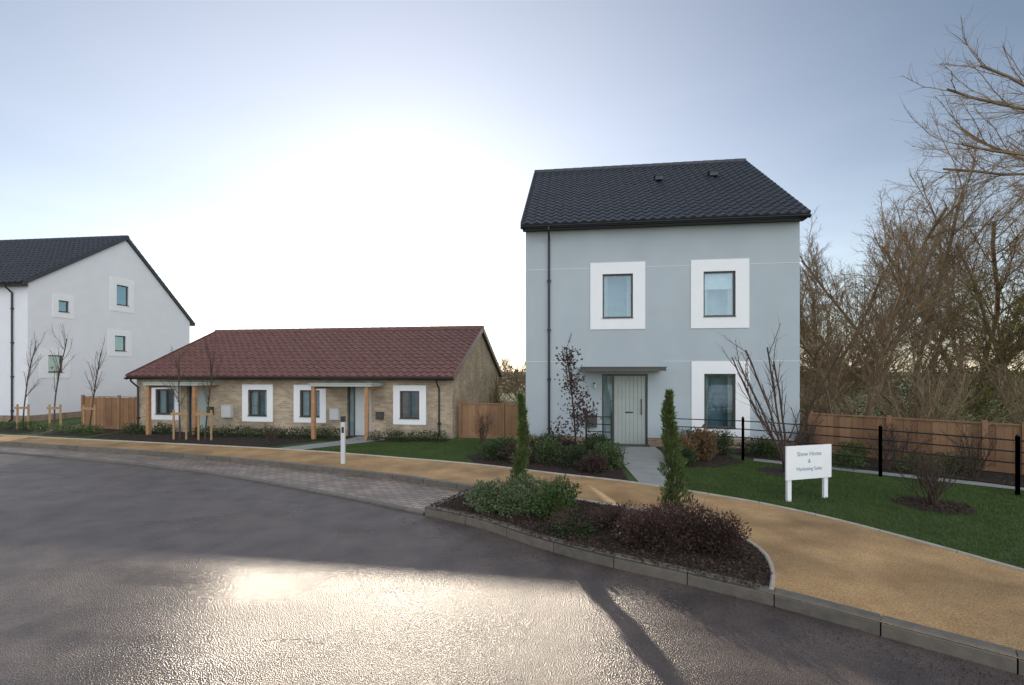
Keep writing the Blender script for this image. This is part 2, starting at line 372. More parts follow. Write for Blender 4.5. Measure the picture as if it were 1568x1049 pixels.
def building(name,loc,rz,L,Dp,wt,ridge_y,ridge_z,oh,ez,bz,side_oh,mroof,mwall,xoff=0,back_e=None):
    e=empty(name,loc,rz); x0,x1=xoff-side_oh,xoff+L+side_oh
    pantile(e,'roof_tiles',x0,x1,-oh,ez,ridge_y,ridge_z,mroof)
    pantile(e,'rear_roof_tiles',x0,x1,Dp+oh,bz,ridge_y,ridge_z,mroof)
    mb=MB(); slab(mb,x0+.02,x1-.02,-oh+.03,ez-.01+.02,ridge_y,ridge_z,.13); slab(mb,x0+.02,x1-.02,Dp+oh-.03,bz,ridge_y,ridge_z,.13)
    mb.build('roof_deck',[M['black']],e)
    mb=MB()
    n=int((x1-x0)/.4); st=(x1-x0)/n
    for i in range(n):
        a=x0+i*st; b=a+st+.02
        mb.tube((a,ridge_y,ridge_z-.02),(b,ridge_y,ridge_z-.02),.135,.125,12,cap=True)
    mb.build('ridge_tiles',[mroof],e)
    mb=MB()
    for xx in(x0-.012,x1-.03):
        for (y0,z0,y1,z1) in((-oh,ez,ridge_y,ridge_z),(Dp+oh,bz,ridge_y,ridge_z)):
            T=lambda a,b,o:(a,y0+(y1-y0)*b,z0+(z1-z0)*b+o)
            mb.mbox(T,xx,xx+.042,0,1,-.15,.075)
    mb.build('verge',[mroof],e)
    mb=MB(); zg=ez-.06
    mb.box(x0+.03,x1-.03,-oh+.04,-oh+.07,wt-.02,ez+.0)
    mb.box(x0+.04,x1-.04,-oh+.075,-.003,wt-.03,wt-.005)
    k=8; vs=[]
    for xx in(x0,x1):
        for i in range(k+1):
            t=math.pi+math.pi*i/k
            vs.append((xx,-oh-.03+.07*math.cos(t),zg+.07*math.sin(t)))
    mb.add(vs,[(i,i+1,k+2+i,k+1+i) for i in range(k)]+[tuple(range(k+1)),tuple(range(k+1,2*k+2))])
    mb.build('gutter_and_fascia',[M['black']],e)
    return e
def downpipe(e,x,oh,top,ybase=-.06,r=.036):
    mb=MB(); mb.tube((x,-oh-.03,top-.08),(x,-oh-.03,top-.18),r*1.3,r,10); mb.tube((x,-oh-.03,top-.18),(x,ybase,top-.42),r,r,10); mb.tube((x,ybase,top-.42),(x,ybase,.12),r,r,10); mb.tube((x,ybase,.12),(x,ybase-.12,.04),r,r,10,cap=True)
    z=.5
    while z<top-.5: mb.box(x-.06,x+.06,ybase-.02,-.001,z,z+.05); mb.tube((x,ybase,z-.02),(x,ybase,z+.07),r*1.25,r*1.25,10,cap=True); z+=1.6
    mb.build('downpipe',[M['black']],e,smooth=False)
TF=lambda a,b,o:(a,-o,b)

# ------------------------------------------------------------------ main house
L=8.39; rz=math.atan2(-1.1,8.32)
h=building('rendered_house',(.45,15.4,0),rz,L,10,6.98,5,11.0,.38,7.08,7.08,.12,M['tile_dark'],None)
holes=[(2.48,3.43,4.09,5.50),(5.58,6.53,4.09,5.50),(5.60,6.53,.62,2.31)]
mb=MB()
outer=[(0,.28),(2.46,.28),(2.46,2.30),(3.89,2.30),(3.89,.28),(L,.28),(L,6.975),(0,6.975)]
wall_poly(mb,TF,outer,holes,.14)
for (a,b,c,d) in((2.46,.28,2.46,2.30),(2.46,2.30,3.89,2.30),(3.89,2.30,3.89,.28)):
    mb.add([TF(a,b,0),TF(c,d,0),TF(c,d,-.16),TF(a,b,-.16)],[(0,1,2,3)])
for xx in(0,L): mb.add([(xx,0.0,.28),(xx,10,.28),(xx,10,7.1),(xx,5,10.85),(xx,.0,7.1)],[(0,1,2,3,4)])
mb.add([(0,10,.0),(L,10,0),(L,10,7.1),(0,10,7.1)],[(0,1,2,3)])
mb.build('walls',[M['render_blue']],h)
mb=MB(); 
for a,b in((-.012,2.46),(3.89,L+.012)): mb.box(a,b,-.012,.05,-.1,.277)
mb.box(-.012,.05,.05,10,-.1,.277); mb.box(L-.05,L+.012,.05,10,-.1,.277)
mb.build('brick_plinth',[M['plinth']],h)
mb=MB()
for z in(2.70,5.70):
    for a,b in(((-.004,1.7) if z<3 else (-.004,2.08)),((4.35,5.18) if z<3 else (3.82,5.19)),(6.96,L+.004)): mb.box(a,b,-.006,.01,z,z+.012)
mb.build('render_bead',[M['render_white']],h)
window(h,TF,holes[0],(2.09,3.81,3.73,5.87),curtain='plain')
window(h,TF,holes[1],(5.20,6.93,3.73,5.87),curtain='blind')
window(h,TF,holes[2],(5.22,6.95,.36,2.70),curtain='plain',mull=None)
mb=MB()
mb.mbox(TF,2.458,2.52,.0,2.302,-.15,-.06); mb.mbox(TF,3.83,3.892,.0,2.302,-.15,-.06); mb.mbox(TF,2.52,3.83,2.24,2.302,-.15,-.06); mb.mbox(TF,2.79,2.85,.0,2.24,-.15,-.06)
mb.mbox(TF,2.4,3.95,-.05,.06,-.15,.12)
mb.build('door_frame',[M['dark_frame']],h)
mb=MB()
for i in range(8): 
    w=.98/8; mb.mbox(TF,2.85+i*w+.007,2.85+(i+1)*w-.007,.06,2.24,-.13,-.09)
mb.mbox(TF,2.85,3.83,.06,2.24,-.14,-.106)
mb.build('door_leaf',[M['door']],h)
mb=MB(); mb.tube(TF(3.70,1.0,-.05),TF(3.70,1.5,-.05),.014,.014,8,cap=True); mb.box(3.685,3.715,.05,.1,1.02,1.05); mb.box(3.685,3.715,.05,.1,1.45,1.48); mb.box(3.2,3.45,.082,.1,1.05,1.09)
mb.build('door_handle',[M['metal']],h)
mb=MB(); mb.add([TF(2.52,.06,-.1),TF(2.79,.06,-.1),TF(2.79,2.24,-.1),TF(2.52,2.24,-.1)],[(0,1,2,3)]); mb.build('side_light_glass',[M['glass']],h)
mb=MB(); mb.mbox(TF,2.46,3.88,.0,2.3,-.4,-.25); mb.build('hall_interior',[M['curtain']],h)
mb=MB(); mb.box(1.78,4.28,-.95,-.001,2.40,2.50); mb.box(1.76,4.30,-.97,-.002,2.50,2.525)
mb.build('porch_canopy',[M['dark_frame']],h)
mb=MB(); mb.box(1.8,4.26,-.94,-.003,2.392,2.399); mb.build('canopy_soffit',[M['door']],h)
mb=MB(); mb.tube((2.24,-.07,1.84),(2.24,-.07,2.02),.045,.045,12,cap=True); mb.box(2.21,2.27,-.04,.0,1.9,1.96); mb.build('wall_lamp',[M['cabinet']],h)
mb=MB(); mb.box(1.95,2.3,-.14,-.013,.6,1.0); mb.build('meter_box',[M['dark_frame']],h)
downpipe(h,.77,.38,7.05)
mb=MB()
for (x,y) in((4.75,3.1),(6.75,3.25)):
    z=7.08+(y+.38)*.729
    mb.box(x-.14,x+.14,y-.22,y+.12,z-.02,z+.14); mb.box(x-.16,x+.16,y-.25,y+.12,z+.14,z+.165)
mb.build('roof_vents',[M['tile_dark']],h)

# ------------------------------------------------------------------ bungalow
L2=13.08; rz2=math.atan2(-2.16,12.9)
b=building('brick_bungalow',(-15.0,18.76,0),rz2,L2,8.4,2.14,4.2,4.30,.32,2.20,2.20,.14,M['tile_red'],None)
wins=[(.64,2.01),(4.74,6.04),(6.91,8.22),(10.86,12.10)]
hol=[(a+.25,c-.25,.68,1.68) for a,c in wins]
outer=[(0,0),(2.3,0),(2.3,1.86),(3.25,1.86),(3.25,0),(9.05,0),(9.05,1.86),(10.02,1.86),(10.02,0),(L2,0),(L2,2.14),(0,2.14)]
mb=MB(); wall_poly(mb,TF,outer,hol,.14)
for d0,d1 in((2.3,3.25),(9.05,10.02)):
    for (a,b_,c,d) in((d0,0,d0,1.86),(d0,1.86,d1,1.86),(d1,1.86,d1,0)): mb.add([TF(a,b_,0),TF(c,d,0),TF(c,d,-.2),TF(a,b_,-.2)],[(0,1,2,3)])
for xx in(0,L2): mb.add([(xx,0,0),(xx,8.4,0),(xx,8.4,2.25),(xx,4.2,4.17),(xx,0,2.25)],[(0,1,2,3,4)])
mb.add([(0,8.4,0),(L2,8.4,0),(L2,8.4,2.2),(0,8.4,2.2)],[(0,1,2,3)])
mb.build('walls',[M['brick']],b)
for i,(a,c) in enumerate(wins): window(b,TF,hol[i],(a,c,.47,1.88),mull=.5,curtain='red' if i==3 else 'plain')
for d0,d1,mm in((2.3,3.25,M['door']),(9.05,10.02,M['cabinet'])):
    mb=MB(); mb.mbox(TF,d0-.002,d0+.05,0,1.862,-.18,-.1); mb.mbox(TF,d1-.05,d1+.002,0,1.862,-.18,-.1); mb.mbox(TF,d0+.05,d1-.05,1.80,1.862,-.18,-.1); mb.mbox(TF,d0+.22,d0+.26,0,1.8,-.18,-.1)
    mb.build('door_frame',[M['dark_frame']],b)
    mb=MB(); mb.mbox(TF,d0+.26,d1-.05,0.02,1.8,-.17,-.13); mb.mbox(TF,d0+.33,d1-.12,1.1,1.7,-.131,-.12); mb.mbox(TF,d0+.33,d1-.12,.15,.95,-.131,-.12); mb.build('door_leaf',[mm],b)
    mb=MB(); mb.mbox(TF,d0+.05,d0+.22,0,1.8,-.16,-.15); mb.build('side_light_glass',[M['room']],b)
    mb=MB(); mb.box(d0-.85,d1+.5,-1.05,-.002,1.86,1.95); mb.box(d0-.87,d1+.52,-1.07,-.003,1.95,1.97); mb.build('porch_canopy',[M['door']],b)
    mb=MB(); 
    for x in(d0-.75,d1+.28): mb.box(x-.06,x+.06,-.98,-.86,0,1.858)
    for x in(d0-.75,d1+.28): mb.box(x-.04,x+.04,-.86,-.003,1.76,1.858)
    mb.build('porch_posts',[M['wood']],b)
for x0,x1,z0,z1,mm in((3.95,4.35,.62,1.08,'cabinet'),(8.45,8.8,.6,1.02,'cabinet'),(10.25,10.5,.65,.9,'dark_frame'),(3.32,3.5,.7,1.0,'dark_frame')):
    mb=MB(); mb.box(x0,x1,-.16,-.002,z0,z1); mb.box(x0+.03,x1-.03,-.17,-.161,z0+.03,z1-.03); mb.box(x0-.01,x1+.01,-.18,-.003,z1,z1+.015); mb.build('meter_box',[M[mm]],b)
downpipe(b,.12,.32,2.18,r=.03); downpipe(b,12.6,.32,2.18,r=.03)

# ------------------------------------------------------------------ left house
rz3=math.atan2(-.118,.993)
g=building('white_rendered_house',(-22.7,22.0,0),rz3,9.5,9.5,6.4,4.9,10.05,.3,6.5,5.55,.12,M['tile_dark'],None,xoff=-9.5)
TG=lambda a,b_,o:(o,a,b_)
gh=[(1.33,1.83,5.35,5.92),(4.35,5.08,6.12,7.25),(4.25,4.92,3.52,4.38),(.86,1.54,2.33,3.17)]
mb=MB(); wall_poly(mb,TG,[(0,.3),(9.5,.3),(9.5,5.7),(4.9,9.9),(0,6.62)],gh,.14)
mb.add([(-9.5,0,.3),(0,0,.3),(0,0,6.5),(-9.5,0,6.5)],[(0,1,2,3)]); mb.add([(-9.5,0,0),(-9.5,9.5,0),(-9.5,9.5,5.7),(-9.5,4.9,9.9),(-9.5,0,6.5)],[(0,1,2,3,4)]); mb.add([(-9.5,9.5,0),(0,9.5,0),(0,9.5,5.6),(-9.5,9.5,5.6)],[(0,1,2,3)])
mb.build('walls',[M['render_white']],g)
mb=MB(); mb.box(-9.5,.012,-.012,.05,-.1,.297); mb.box(-.05,.012,.05,9.5,-.1,.297); mb.build('brick_plinth',[M['plinth']],g)
M['glass']=glassmat('gable_window_glass',.4,(.6,.85,1))
for ho,ou,cu in zip(gh,[(1.06,2.08,5.05,6.22),(3.98,5.43,5.74,7.63),(3.87,5.27,3.22,4.68),(.5,1.88,2.05,3.45)],[None,None,None,'red']): window(g,TG,ho,ou,curtain=cu)
downpipe(g,-.78,.3,6.5)

# ------------------------------------------------------------------ fences, railings, sign, bollard
def fence(name,pts,hgt,pw=.14):
    e=empty(name,(pts[0][0],pts[0][1],0)); mb=MB(); mp=MB(); o=Vector((pts[0][0],pts[0][1],0))
    for i in range(len(pts)-1):
        p=Vector((*pts[i],0)); q=Vector((*pts[i+1],0)); d=(q-p); L=d.length; d.normalize(); n=Vector((-d.y,d.x,0)); T=lambda a,b_,c:tuple(p-o+d*a+n*c+Vector((0,0,b_)))
        s=0
        while s<L: 
            hh=hgt+R.uniform(-.015,.015); oo=.0 if int(s/pw)%2 else .012
            mb.mbox(T,s,min(s+pw*.97,L),.04,hh,oo,oo+.018); s+=pw
        mp.mbox(T,0,L,hgt+.02,hgt+.05,-.03,.05); mp.mbox(T,0,L,.0,.12,-.02,-.002)
        for z in(.3,hgt-.25): mp.mbox(T,0,L,z,z+.07,.035,.08)
        s=0
        while s<=L+.01: mp.mbox(T,s-.05,s+.05,0,hgt+.1,-.055,.03); s+=1.8
    mb.build('planks',[M['fence']],e); mp.build('posts_and_rails',[M['fence']],e)
fence('wooden_fence',[(8.75,13.75),(11.75,10.75),(19,4.2)],1.12)
fence('wooden_fence',[(-1.85,16.9),(-.3,16.55),(.45,16.3)],1.2)
fence('wooden_fence',[(-17.9,19.6),(-15.1,19.1)],1.3)
fence('wooden_fence',[(-25.0,31.5),(-12,29)],1.7)
def railing(name,pts,hgt=1.1,bars=5):
    e=empty(name,(pts[0][0],pts[0][1],0)); o=Vector((pts[0][0],pts[0][1],0)); mb=MB(); mp=MB()
    for i in range(len(pts)-1):
        p=Vector((*pts[i],0))-o; q=Vector((*pts[i+1],0))-o; L=(q-p).length; k=max(1,round(L/2.2))
        for j in range(k+1):
            c=p.lerp(q,j/k); 
            mp.box(c.x-.025,c.x+.025,c.y-.025,c.y+.025,0,hgt+.04); mp.tube((c.x,c.y,hgt+.04),(c.x,c.y,hgt+.075),.03,.012,8,cap=True)
        for z in [hgt*(.16+.2*t) for t in range(bars)]:
            mb.tube(p+Vector((0,0,z)),q+Vector((0,0,z)),.014,.014,6)
    mb.build('rails',[M['metal']],e); mp.build('posts',[M['metal']],e)
railing('estate_railing',[(2.2,13.9),(2.9,13.65)])
railing('estate_railing',[(4.4,13.25),(6.2,12.6),(8.36,10.65),(9.75,9.05),(13.5,5.6),(18,1.5)])
sg=empty('show_home_sign',(5.05,8.6,0),math.atan2(.27,.95))
mb=MB(); mb.box(0,.09,0,.045,0,1.0); mb.box(.86,.95,0,.045,0,1.0); mb.build('legs',[M['white']],sg)
mb=MB(); mb.box(-.06,1.0,-.03,-.003,.40,1.02); mb.build('panel',[M['white']],sg)
for txt,z,s in(('Show Home',.83,.115),('&',.70,.10),('Marketing Suite',.56,.095)):
    c=bpy.data.curves.new('lettering','FONT'); c.body=txt; c.size=s; c.align_x='CENTER'; c.extrude=.001
    o=bpy.data.objects.new('lettering',c); col.objects.link(o); c.materials.append(M['text']); o.parent=sg; o.location=(.47,-.033,z); o.rotation_euler=(math.pi/2,0,0)
bo=empty('marker_post',(-4.37,12.15,0),.1)
mb=MB(); mb.box(-.05,.05,-.05,.05,0,1.08); mb.build('post',[M['cabinet']],bo)
mb=MB(); mb.box(-.052,.052,-.052,.052,1.081,1.2); mb.box(-.06,.06,-.06,.06,1.2,1.225); mb.box(-.03,.03,-.055,-.051,.8,.95); mb.build('cap',[M['black']],bo)

# ------------------------------------------------------------------ vegetation
def rv(s=1): return Vector((R.gauss(0,s),R.gauss(0,s),R.gauss(0,s)))
def grow(mb,p,d,L,r,lvl,P,tips=None):
    ns=P['ns'][lvl]; sides=P['sides'][lvl]; mx=len(P['ns'])-1
    st=P['start'][lvl]
    for i in range(ns):
        d=(d+rv(P['curl'][lvl])+Vector((0,0,P['trop'][lvl]))).normalized()
        q=p+d*(L/ns); r1=r*(1-(.55 if lvl<mx else .9)/ns)
        mb.tube(p,q,r,r1,sides)
        if lvl<mx and (i+1)/ns>st:
            k=P['kids'][lvl]; k=int(k)+(R.random()<k-int(k))
            for _ in range(k):
                a=d.orthogonal().normalized(); a.rotate(Matrix.Rotation(R.uniform(0,6.283),3,d))
                ang=P['ang'][lvl]*R.uniform(.7,1.3); nd=(d*math.cos(ang)+a*math.sin(ang)).normalized()
                grow(mb,p.lerp(q,R.random()),nd,L*P['lr'][lvl]*R.uniform(.65,1.15)*(1-.35*(i/ns)),max(r1*P['rr'][lvl],P['rmin']),lvl+1,P,tips)
        p=q; r=r1
    if tips is not None and lvl>=2: tips.append(p.copy())
def tree(name,base,height,P,m,seed,trunks=1,leaves=None,dirs=None):
    global R
    R=random.Random(seed); e=empty(name,base); mb=MB(); tips=[]
    for t in range(trunks):
        d=Vector((0,0,1))+ (rv(P.get('splay',.28)) if trunks>1 else rv(.04)); d.z=abs(d.z)
        if dirs: d=Vector(dirs[t])
        grow(mb,Vector((R.uniform(-.05,.05)*(trunks>1),R.uniform(-.05,.05)*(trunks>1),-.05)),d.normalized(),height*R.uniform(.85,1.05) if trunks>1 else height,P['r'],0,P,tips)
    mb.build('branches',[m],e)
    if leaves:
        ml,n,sz,filt=leaves; lb=MB()
        tt=[t for t in tips if filt(t)]
        for _ in range(n):
            if not tt: break
            c=R.choice(tt); p=c+rv(sz*1.5); lb.leaf(p,rv(),sz*R.uniform(.7,1.3),sz*.7)
        lb.build('leaves',[ml],e)
    return e
BIG=dict(r=.095,rmin=.0062,ns=[9,7,6,4],sides=[7,4,3,3],start=[.22,.12,.1,0],kids=[2.5,1.9,2.0,0],ang=[.6,.6,.6,0],lr=[.40,.45,.5,0],rr=[.38,.45,.5,0],curl=[.07,.11,.15,.2],trop=[.03,.045,.03,.01])
fan=[(-.6,.1,1),(.1,-.25,1),(.6,.2,1),(-.15,.45,1),(-1.0,-.3,.9)]
tds=[tree('bare_ash_tree',(14.2,19.0,0),8.9,BIG,M['bark'],11,trunks=5,dirs=fan),
     tree('bare_ash_tree',(18.8,22,0),10.2,BIG,M['bark'],12,trunks=5,dirs=[(.5,.1,1),(-.5,.3,1),(-.05,-.3,1),(.95,0,.9),(-.9,-.1,.8)]),
     tree('bare_ash_tree',(22.0,19.5,0),9.6,BIG,M['bark'],13,trunks=4,dirs=[(-.6,0,1),(.4,.4,1),(-.1,-.4,1),(.8,-.2,1)],leaves=(M['ivy'],5000,.11,(lambda t:t.z<6.3 and t.x*t.x+t.y*t.y<12)))]
def inst(src,name,loc,rz,s):
    e=empty(name,loc,rz); e.scale=(s,s,s)
    for c in src.children:
        o=bpy.data.objects.new(c.name.split('.')[0],c.data); col.objects.link(o); o.parent=e
    return e
inst(tds[0],'bare_ash_tree',(26.5,27,0),1.0,1.45)
inst(tds[0],'bare_ash_tree',(17.3,26.5,0),2.6,1.1)
inst(tds[1],'bare_ash_tree',(30,21,0),4.0,1.15)
inst(tds[0],'bare_ash_tree',(-1.5,40,0),.5,.4)
inst(tds[1],'bare_ash_tree',(.3,44,0),1.5,.38)
R=random.Random(77); e=empty('bare_ash_tree',(19.2,13.0,0)); mb=MB()
p=Vector((0,0,-.05)); r=.26; lead=[]
for i in range(8):
    q=p+Vector((R.uniform(-.12,.12),R.uniform(-.12,.12),1.15)); mb.tube(p,q,r,r*.88,9); p=q; r*=.88; lead.append(q.copy())
OV=dict(r=.1,rmin=.0055,ns=[8,6,4],sides=[5,3,3],start=[.15,.1,0],kids=[2.8,2.1,0],ang=[.6,.6,0],lr=[.40,.5,0],rr=[.4,.5,0],curl=[.10,.14,.18],trop=[-.01,.02,.0])
for (k,dx,dy,dz,Ln) in((5,-1,-.05,.32,6.3),(5,-1,.3,.35,6.0),(6,-1,-.3,.40,6.4),(6,-1,.1,.15,6.2),(7,-1,0,.55,6.0),(5,-.7,-.7,.3,5),(3,.8,.4,.6,5),(4,.3,1,.7,5),(7,.5,-.2,1,4.5),(7,-.3,.3,1,4.5),(6,.9,-.6,.6,5)):
    grow(mb,lead[k],Vector((dx,dy,dz)).normalized(),Ln,.06,0,OV)
mb.build('branches',[M['bark']],e)

def foliage_mass(name,base,blobs,n,sz,m,twigs=0,mt=None,seed=1,upw=.3):
    global R
    R=random.Random(seed); e=empty(name,base); mb=MB()
    tot=sum(b_[3]*b_[4]*b_[5] for b_ in blobs)
    for (cx,cy,cz,rx,ry,rz_) in blobs:
        k=int(n*rx*ry*rz_/tot)
        for _ in range(k):
            d=rv().normalized(); q=R.random()**.45; f=q*(1+.25*math.sin(d.x*5+cx*3)*math.cos(d.z*6+cy))
            p=Vector((cx+d.x*rx*f,cy+d.y*ry*f,cz+d.z*rz_*f))
            if p.z<0.01: p.z=R.uniform(0.01,.08)
            dd=(d+rv(.6)+Vector((0,0,upw))).normalized()
            mb.leaf(p,dd,sz*R.uniform(.6,1.4),sz*R.uniform(.4,.7))
    mb.build('leaves',[m],e)
    if twigs:
        tb=MB()
        for _ in range(twigs):
            (cx,cy,cz,rx,ry,rz_)=R.choice(blobs); a=R.uniform(0,6.28)
            p0=Vector((cx+R.gauss(0,rx*.15),cy+R.gauss(0,ry*.15),0)); p1=Vector((cx+math.cos(a)*rx*R.uniform(.3,1.05),cy+math.sin(a)*ry*R.uniform(.3,1.05),cz+rz_*R.uniform(.3,1.15)))
            pm=p0.lerp(p1,.5)+Vector((0,0,.06))+rv(.02)
            tb.tube(p0,pm,.006,.004,3); tb.tube(pm,p1,.004,.0015,3)
        tb.build('stems',[mt or M['bark_dark']],e)
    return e
foliage_mass('ivy_clad_thicket',(19.8,17.6,0),[(0,0,1.4,1.5,1.2,1.2),(1.8,.4,2.8,1.1,1.0,1.4),(-1.9,.3,1.0,1.3,1,.9),(3.2,0,2.0,1.6,1.1,1.7)],3000,.13,M['ivy'],160,M['bark'],seed=31)
SCR=dict(r=.025,rmin=.004,ns=[6,4,3],sides=[4,3,3],start=[.1,.1,0],kids=[1.9,1.7,0],ang=[.55,.6,0],lr=[.5,.5,0],rr=[.55,.6,0],curl=[.1,.15,.2],trop=[.05,.05,.03],splay=.5)
s1=tree('scrub_bush',(11.3,16.5,0),2.3,SCR,M['bark'],51,trunks=10)
s2=tree('scrub_bush',(14.2,15.5,0),2.6,SCR,M['bark'],52,trunks=10)
for i,(x,y,s) in enumerate([(9.9,17.5,1.0),(12.8,14.8,.9),(15.8,13.2,.9),(16.0,18.5,1.1),(12.2,19.5,1.15),(17.5,15.8,1.0),(-.6,24,.9),(.9,25,.95),(-1.3,27,1)]):
    inst((s1,s2)[i%2],'scrub_bush',(x,y,0),i*1.3,s)
foliage_mass('distant_hedge',(0,0,0),[(x,60+4*math.sin(x*.3),1.2,5,2,1.5+.5*math.sin(x*1.1)) for x in range(-90,120,6)],20000,.5,M['leaf_hedge'],seed=8)
foliage_mass('winter_hedge',(0,0,0),[(10.5+i*1.7,21.3-i*.5,1.0,1.3,.7,1.3+.35*math.sin(i*2)) for i in range(11)],16000,.10,M['leaf_hedge'],400,M['bark'],seed=9)

YT=dict(r=.028,rmin=.0035,ns=[8,5,3],sides=[6,4,3],start=[.4,.15,0],kids=[2.4,1.4,0],ang=[.5,.5,0],lr=[.36,.45,0],rr=[.5,.6,0],curl=[.03,.08,.12],trop=[.03,.10,.05])
for i,(x,y,hh) in enumerate([(-19.8,19.0,3.5),(-18.4,18.9,3.8),(-16.75,18.6,3.2),(-11.6,16.4,3.1),(-10.6,16.2,3.15),(-24.5,20.6,3.6)]):
    e=tree('young_tree',(x,y,0),hh,YT,M['bark_dark'],100+i)
    mb=MB()
    for dx in(-.22,.22): mb.tube((dx,0,0),(dx,0,1.05),.035,.035,8,cap=True)
    mb.box(-.3,.3,-.05,-.036,.86,.95); mb.box(-.07,.07,-.034,.034,.87,.94); mb.build('stake',[M['stake']],e)
ST=dict(r=.03,rmin=.004,ns=[9,5,3],sides=[6,4,3],start=[.15,.1,0],kids=[2.2,1.2,0],ang=[1.0,.6,0],lr=[.26,.4,0],rr=[.45,.6,0],curl=[.03,.1,.12],trop=[.03,.05,.03])
tree('small_leafy_tree',(1.75,13.0,0),3.1,ST,M['bark_dark'],201,leaves=(M['leaf_brown'],900,.085,lambda t:t.z<2.9))
MS=dict(r=.03,rmin=.004,ns=[8,5,3],sides=[6,4,3],start=[.3,.15,0],kids=[1.1,1.1,0],ang=[.45,.5,0],lr=[.38,.45,0],rr=[.55,.6,0],curl=[.06,.08,.1],trop=[.05,.08,.05])
tree('multi_stem_birch',(6.5,11.1,0),3.2,MS,M['bark_dark'],305,trunks=6)
BS=dict(r=.012,rmin=.0025,ns=[5,4,3],sides=[4,3,3],start=[.2,.1,0],kids=[1.8,1.5,0],ang=[.5,.55,0],lr=[.5,.5,0],rr=[.6,.6,0],curl=[.1,.13,.15],trop=[.06,.06,.04])
tree('bare_shrub',(7.5,8.35,0),.95,BS,M['bark_dark'],401,trunks=16,leaves=(M['leaf_brown'],300,.03,lambda t:True))
for i,(x,y,s) in enumerate([(8.9,11.2,.9),(10.4,10.6,1.0),(9.7,11.9,1.0),(11.3,9.7,.9),(7.7,12.6,.8),(8.2,13.2,1.0),(12.3,8.9,1),(-7.9,15.3,.6),(-1.0,15.4,1.0)]):
    tree('bare_shrub',(x,y,0),s,BS,M['bark_dark'],410+i,trunks=9,leaves=(M['leaf_brown'],130,.035,lambda t:True))
for i,(x,y,r_,h_) in enumerate([(8.3,11.7,.45,.35),(9.5,11.0,.4,.4),(10.6,11.2,.5,.4),(11.9,9.4,.5,.45),(12.6,9.9,.5,.5),(7.2,13.1,.4,.4),(9.0,12.4,.4,.5)]):
    foliage_mass('evergreen_shrub',(x,y,0),[(0,0,h_*.5,r_,r_,h_*.6)],900,.06,M['leaf_green'],12,seed=500+i)
def conifer(name,base,H,Rm,seed,n=6500):
    global R
    R=random.Random(seed); e=empty(name,base); mb=MB(); off=[R.uniform(0,6.28) for _ in range(6)]
    for _ in range(n):
        t=R.random(); a=R.uniform(0,6.283)
        prof=min(1,(t/.25+.5))*(1-t**1.7*.9)
        bumpy=1+.35*math.sin(a*3+off[0]+t*15)+.32*math.sin(a*2-t*27+off[1])+.22*math.sin(t*48+a)
        rr=Rm*prof*bumpy*R.random()**.35
        wob=.05*math.sin(t*5+off[2])
        p=Vector((wob+rr*math.cos(a),rr*math.sin(a),.05+t*H*.96))
        d=Vector((math.cos(a)*.5,math.sin(a)*.5,1))+rv(.35)
        mb.leaf(p,d,R.uniform(.04,.11),.018)
    mb.build('foliage',[M['conifer']],e)
    mb=MB(); mb.tube((0,0,0),(0,0,H*.9),.03,.008,8); mb.build('trunk',[M['bark_dark']],e)
conifer('columnar_cypress',(.17,9.0,0),1.95,.13,1,4800)
conifer('columnar_cypress',(2.57,7.55,0),2.08,.165,2,5200)
foliage_mass('hebe_shrub',(-.1,8.0,0),[(-.3,.1,.2,.38,.34,.32),(.15,-.1,.18,.35,.3,.26),(.3,.3,.25,.4,.34,.30)],7000,.05,M['leaf_silver'],60,seed=61)
foliage_mass('hebe_shrub',(.65,7.7,0),[(0,0,.2,.35,.34,.28),(.15,.35,.22,.34,.34,.32)],4600,.05,M['leaf_green'],40,seed=62)
foliage_mass('heather_shrub',(2.0,6.35,0),[(-.25,.1,.2,.36,.3,.30),(.1,0,.24,.38,.33,.33),(.45,.05,.25,.34,.32,.33)],8500,.038,M['leaf_brown'],180,seed=63)
foliage_mass('heather_shrub',(2.78,6.15,0),[(0,0,.2,.28,.32,.30)],2600,.038,M['leaf_brown'],140,seed=64)
foliage_mass('low_shrub',(1.35,7.0,0),[(-.4,.1,.1,.4,.3,.2),(.25,.1,.1,.35,.3,.22)],1700,.045,M['leaf_brown'],130,seed=65)
foliage_mass('low_shrub',(2.1,7.3,0),[(-.4,.1,.1,.4,.25,.22),(.25,.1,.1,.35,.25,.2)],1000,.045,M['leaf_brown'],130,seed=66)
foliage_mass('low_shrub',(.9,6.9,0),[(0,0,.08,.4,.3,.18)],600,.05,M['leaf_dark'],90,seed=67)
i=0
for (x,y,r_,h_,mm) in [(-.5,12.7,.45,.5,'leaf_dark'),(.2,12.3,.5,.5,'leaf_brown'),(.9,12.3,.45,.6,'leaf_green'),(.5,13.4,.5,.5,'leaf_dark'),(1.5,11.8,.5,.5,'leaf_dark'),(2.35,11.5,.45,.65,'leaf_green'),(2.2,12.6,.45,.6,'leaf_dark'),(1.4,12.9,.45,.55,'leaf_brown'),(1.9,11.1,.35,.4,'leaf_brown'),(-.2,13.5,.4,.5,'leaf_green'),(2.4,13.4,.35,.6,'leaf_dark'),(1.2,14.2,.5,.5,'leaf_dark'),
    (4.5,12.5,.4,.6,'leaf_dry'),(5.1,12.6,.35,.8,'leaf_dry'),(4.35,11.9,.3,.4,'leaf_dark'),(5.2,13.7,.4,.7,'leaf_dark'),(6.0,13.5,.4,.7,'leaf_green'),(7.0,13.3,.5,.5,'leaf_dark')]:
    i+=1
    foliage_mass('border_shrub',(x,y,0),[(0,0,h_*.5,r_,r_*.9,h_*.55),(r_*.4,.1,h_*.4,r_*.6,r_*.6,h_*.45)],1300,.06 if mm!='leaf_dry' else .1,M[mm],50,seed=700+i,upw=1.2 if mm=='leaf_dry' else .3)
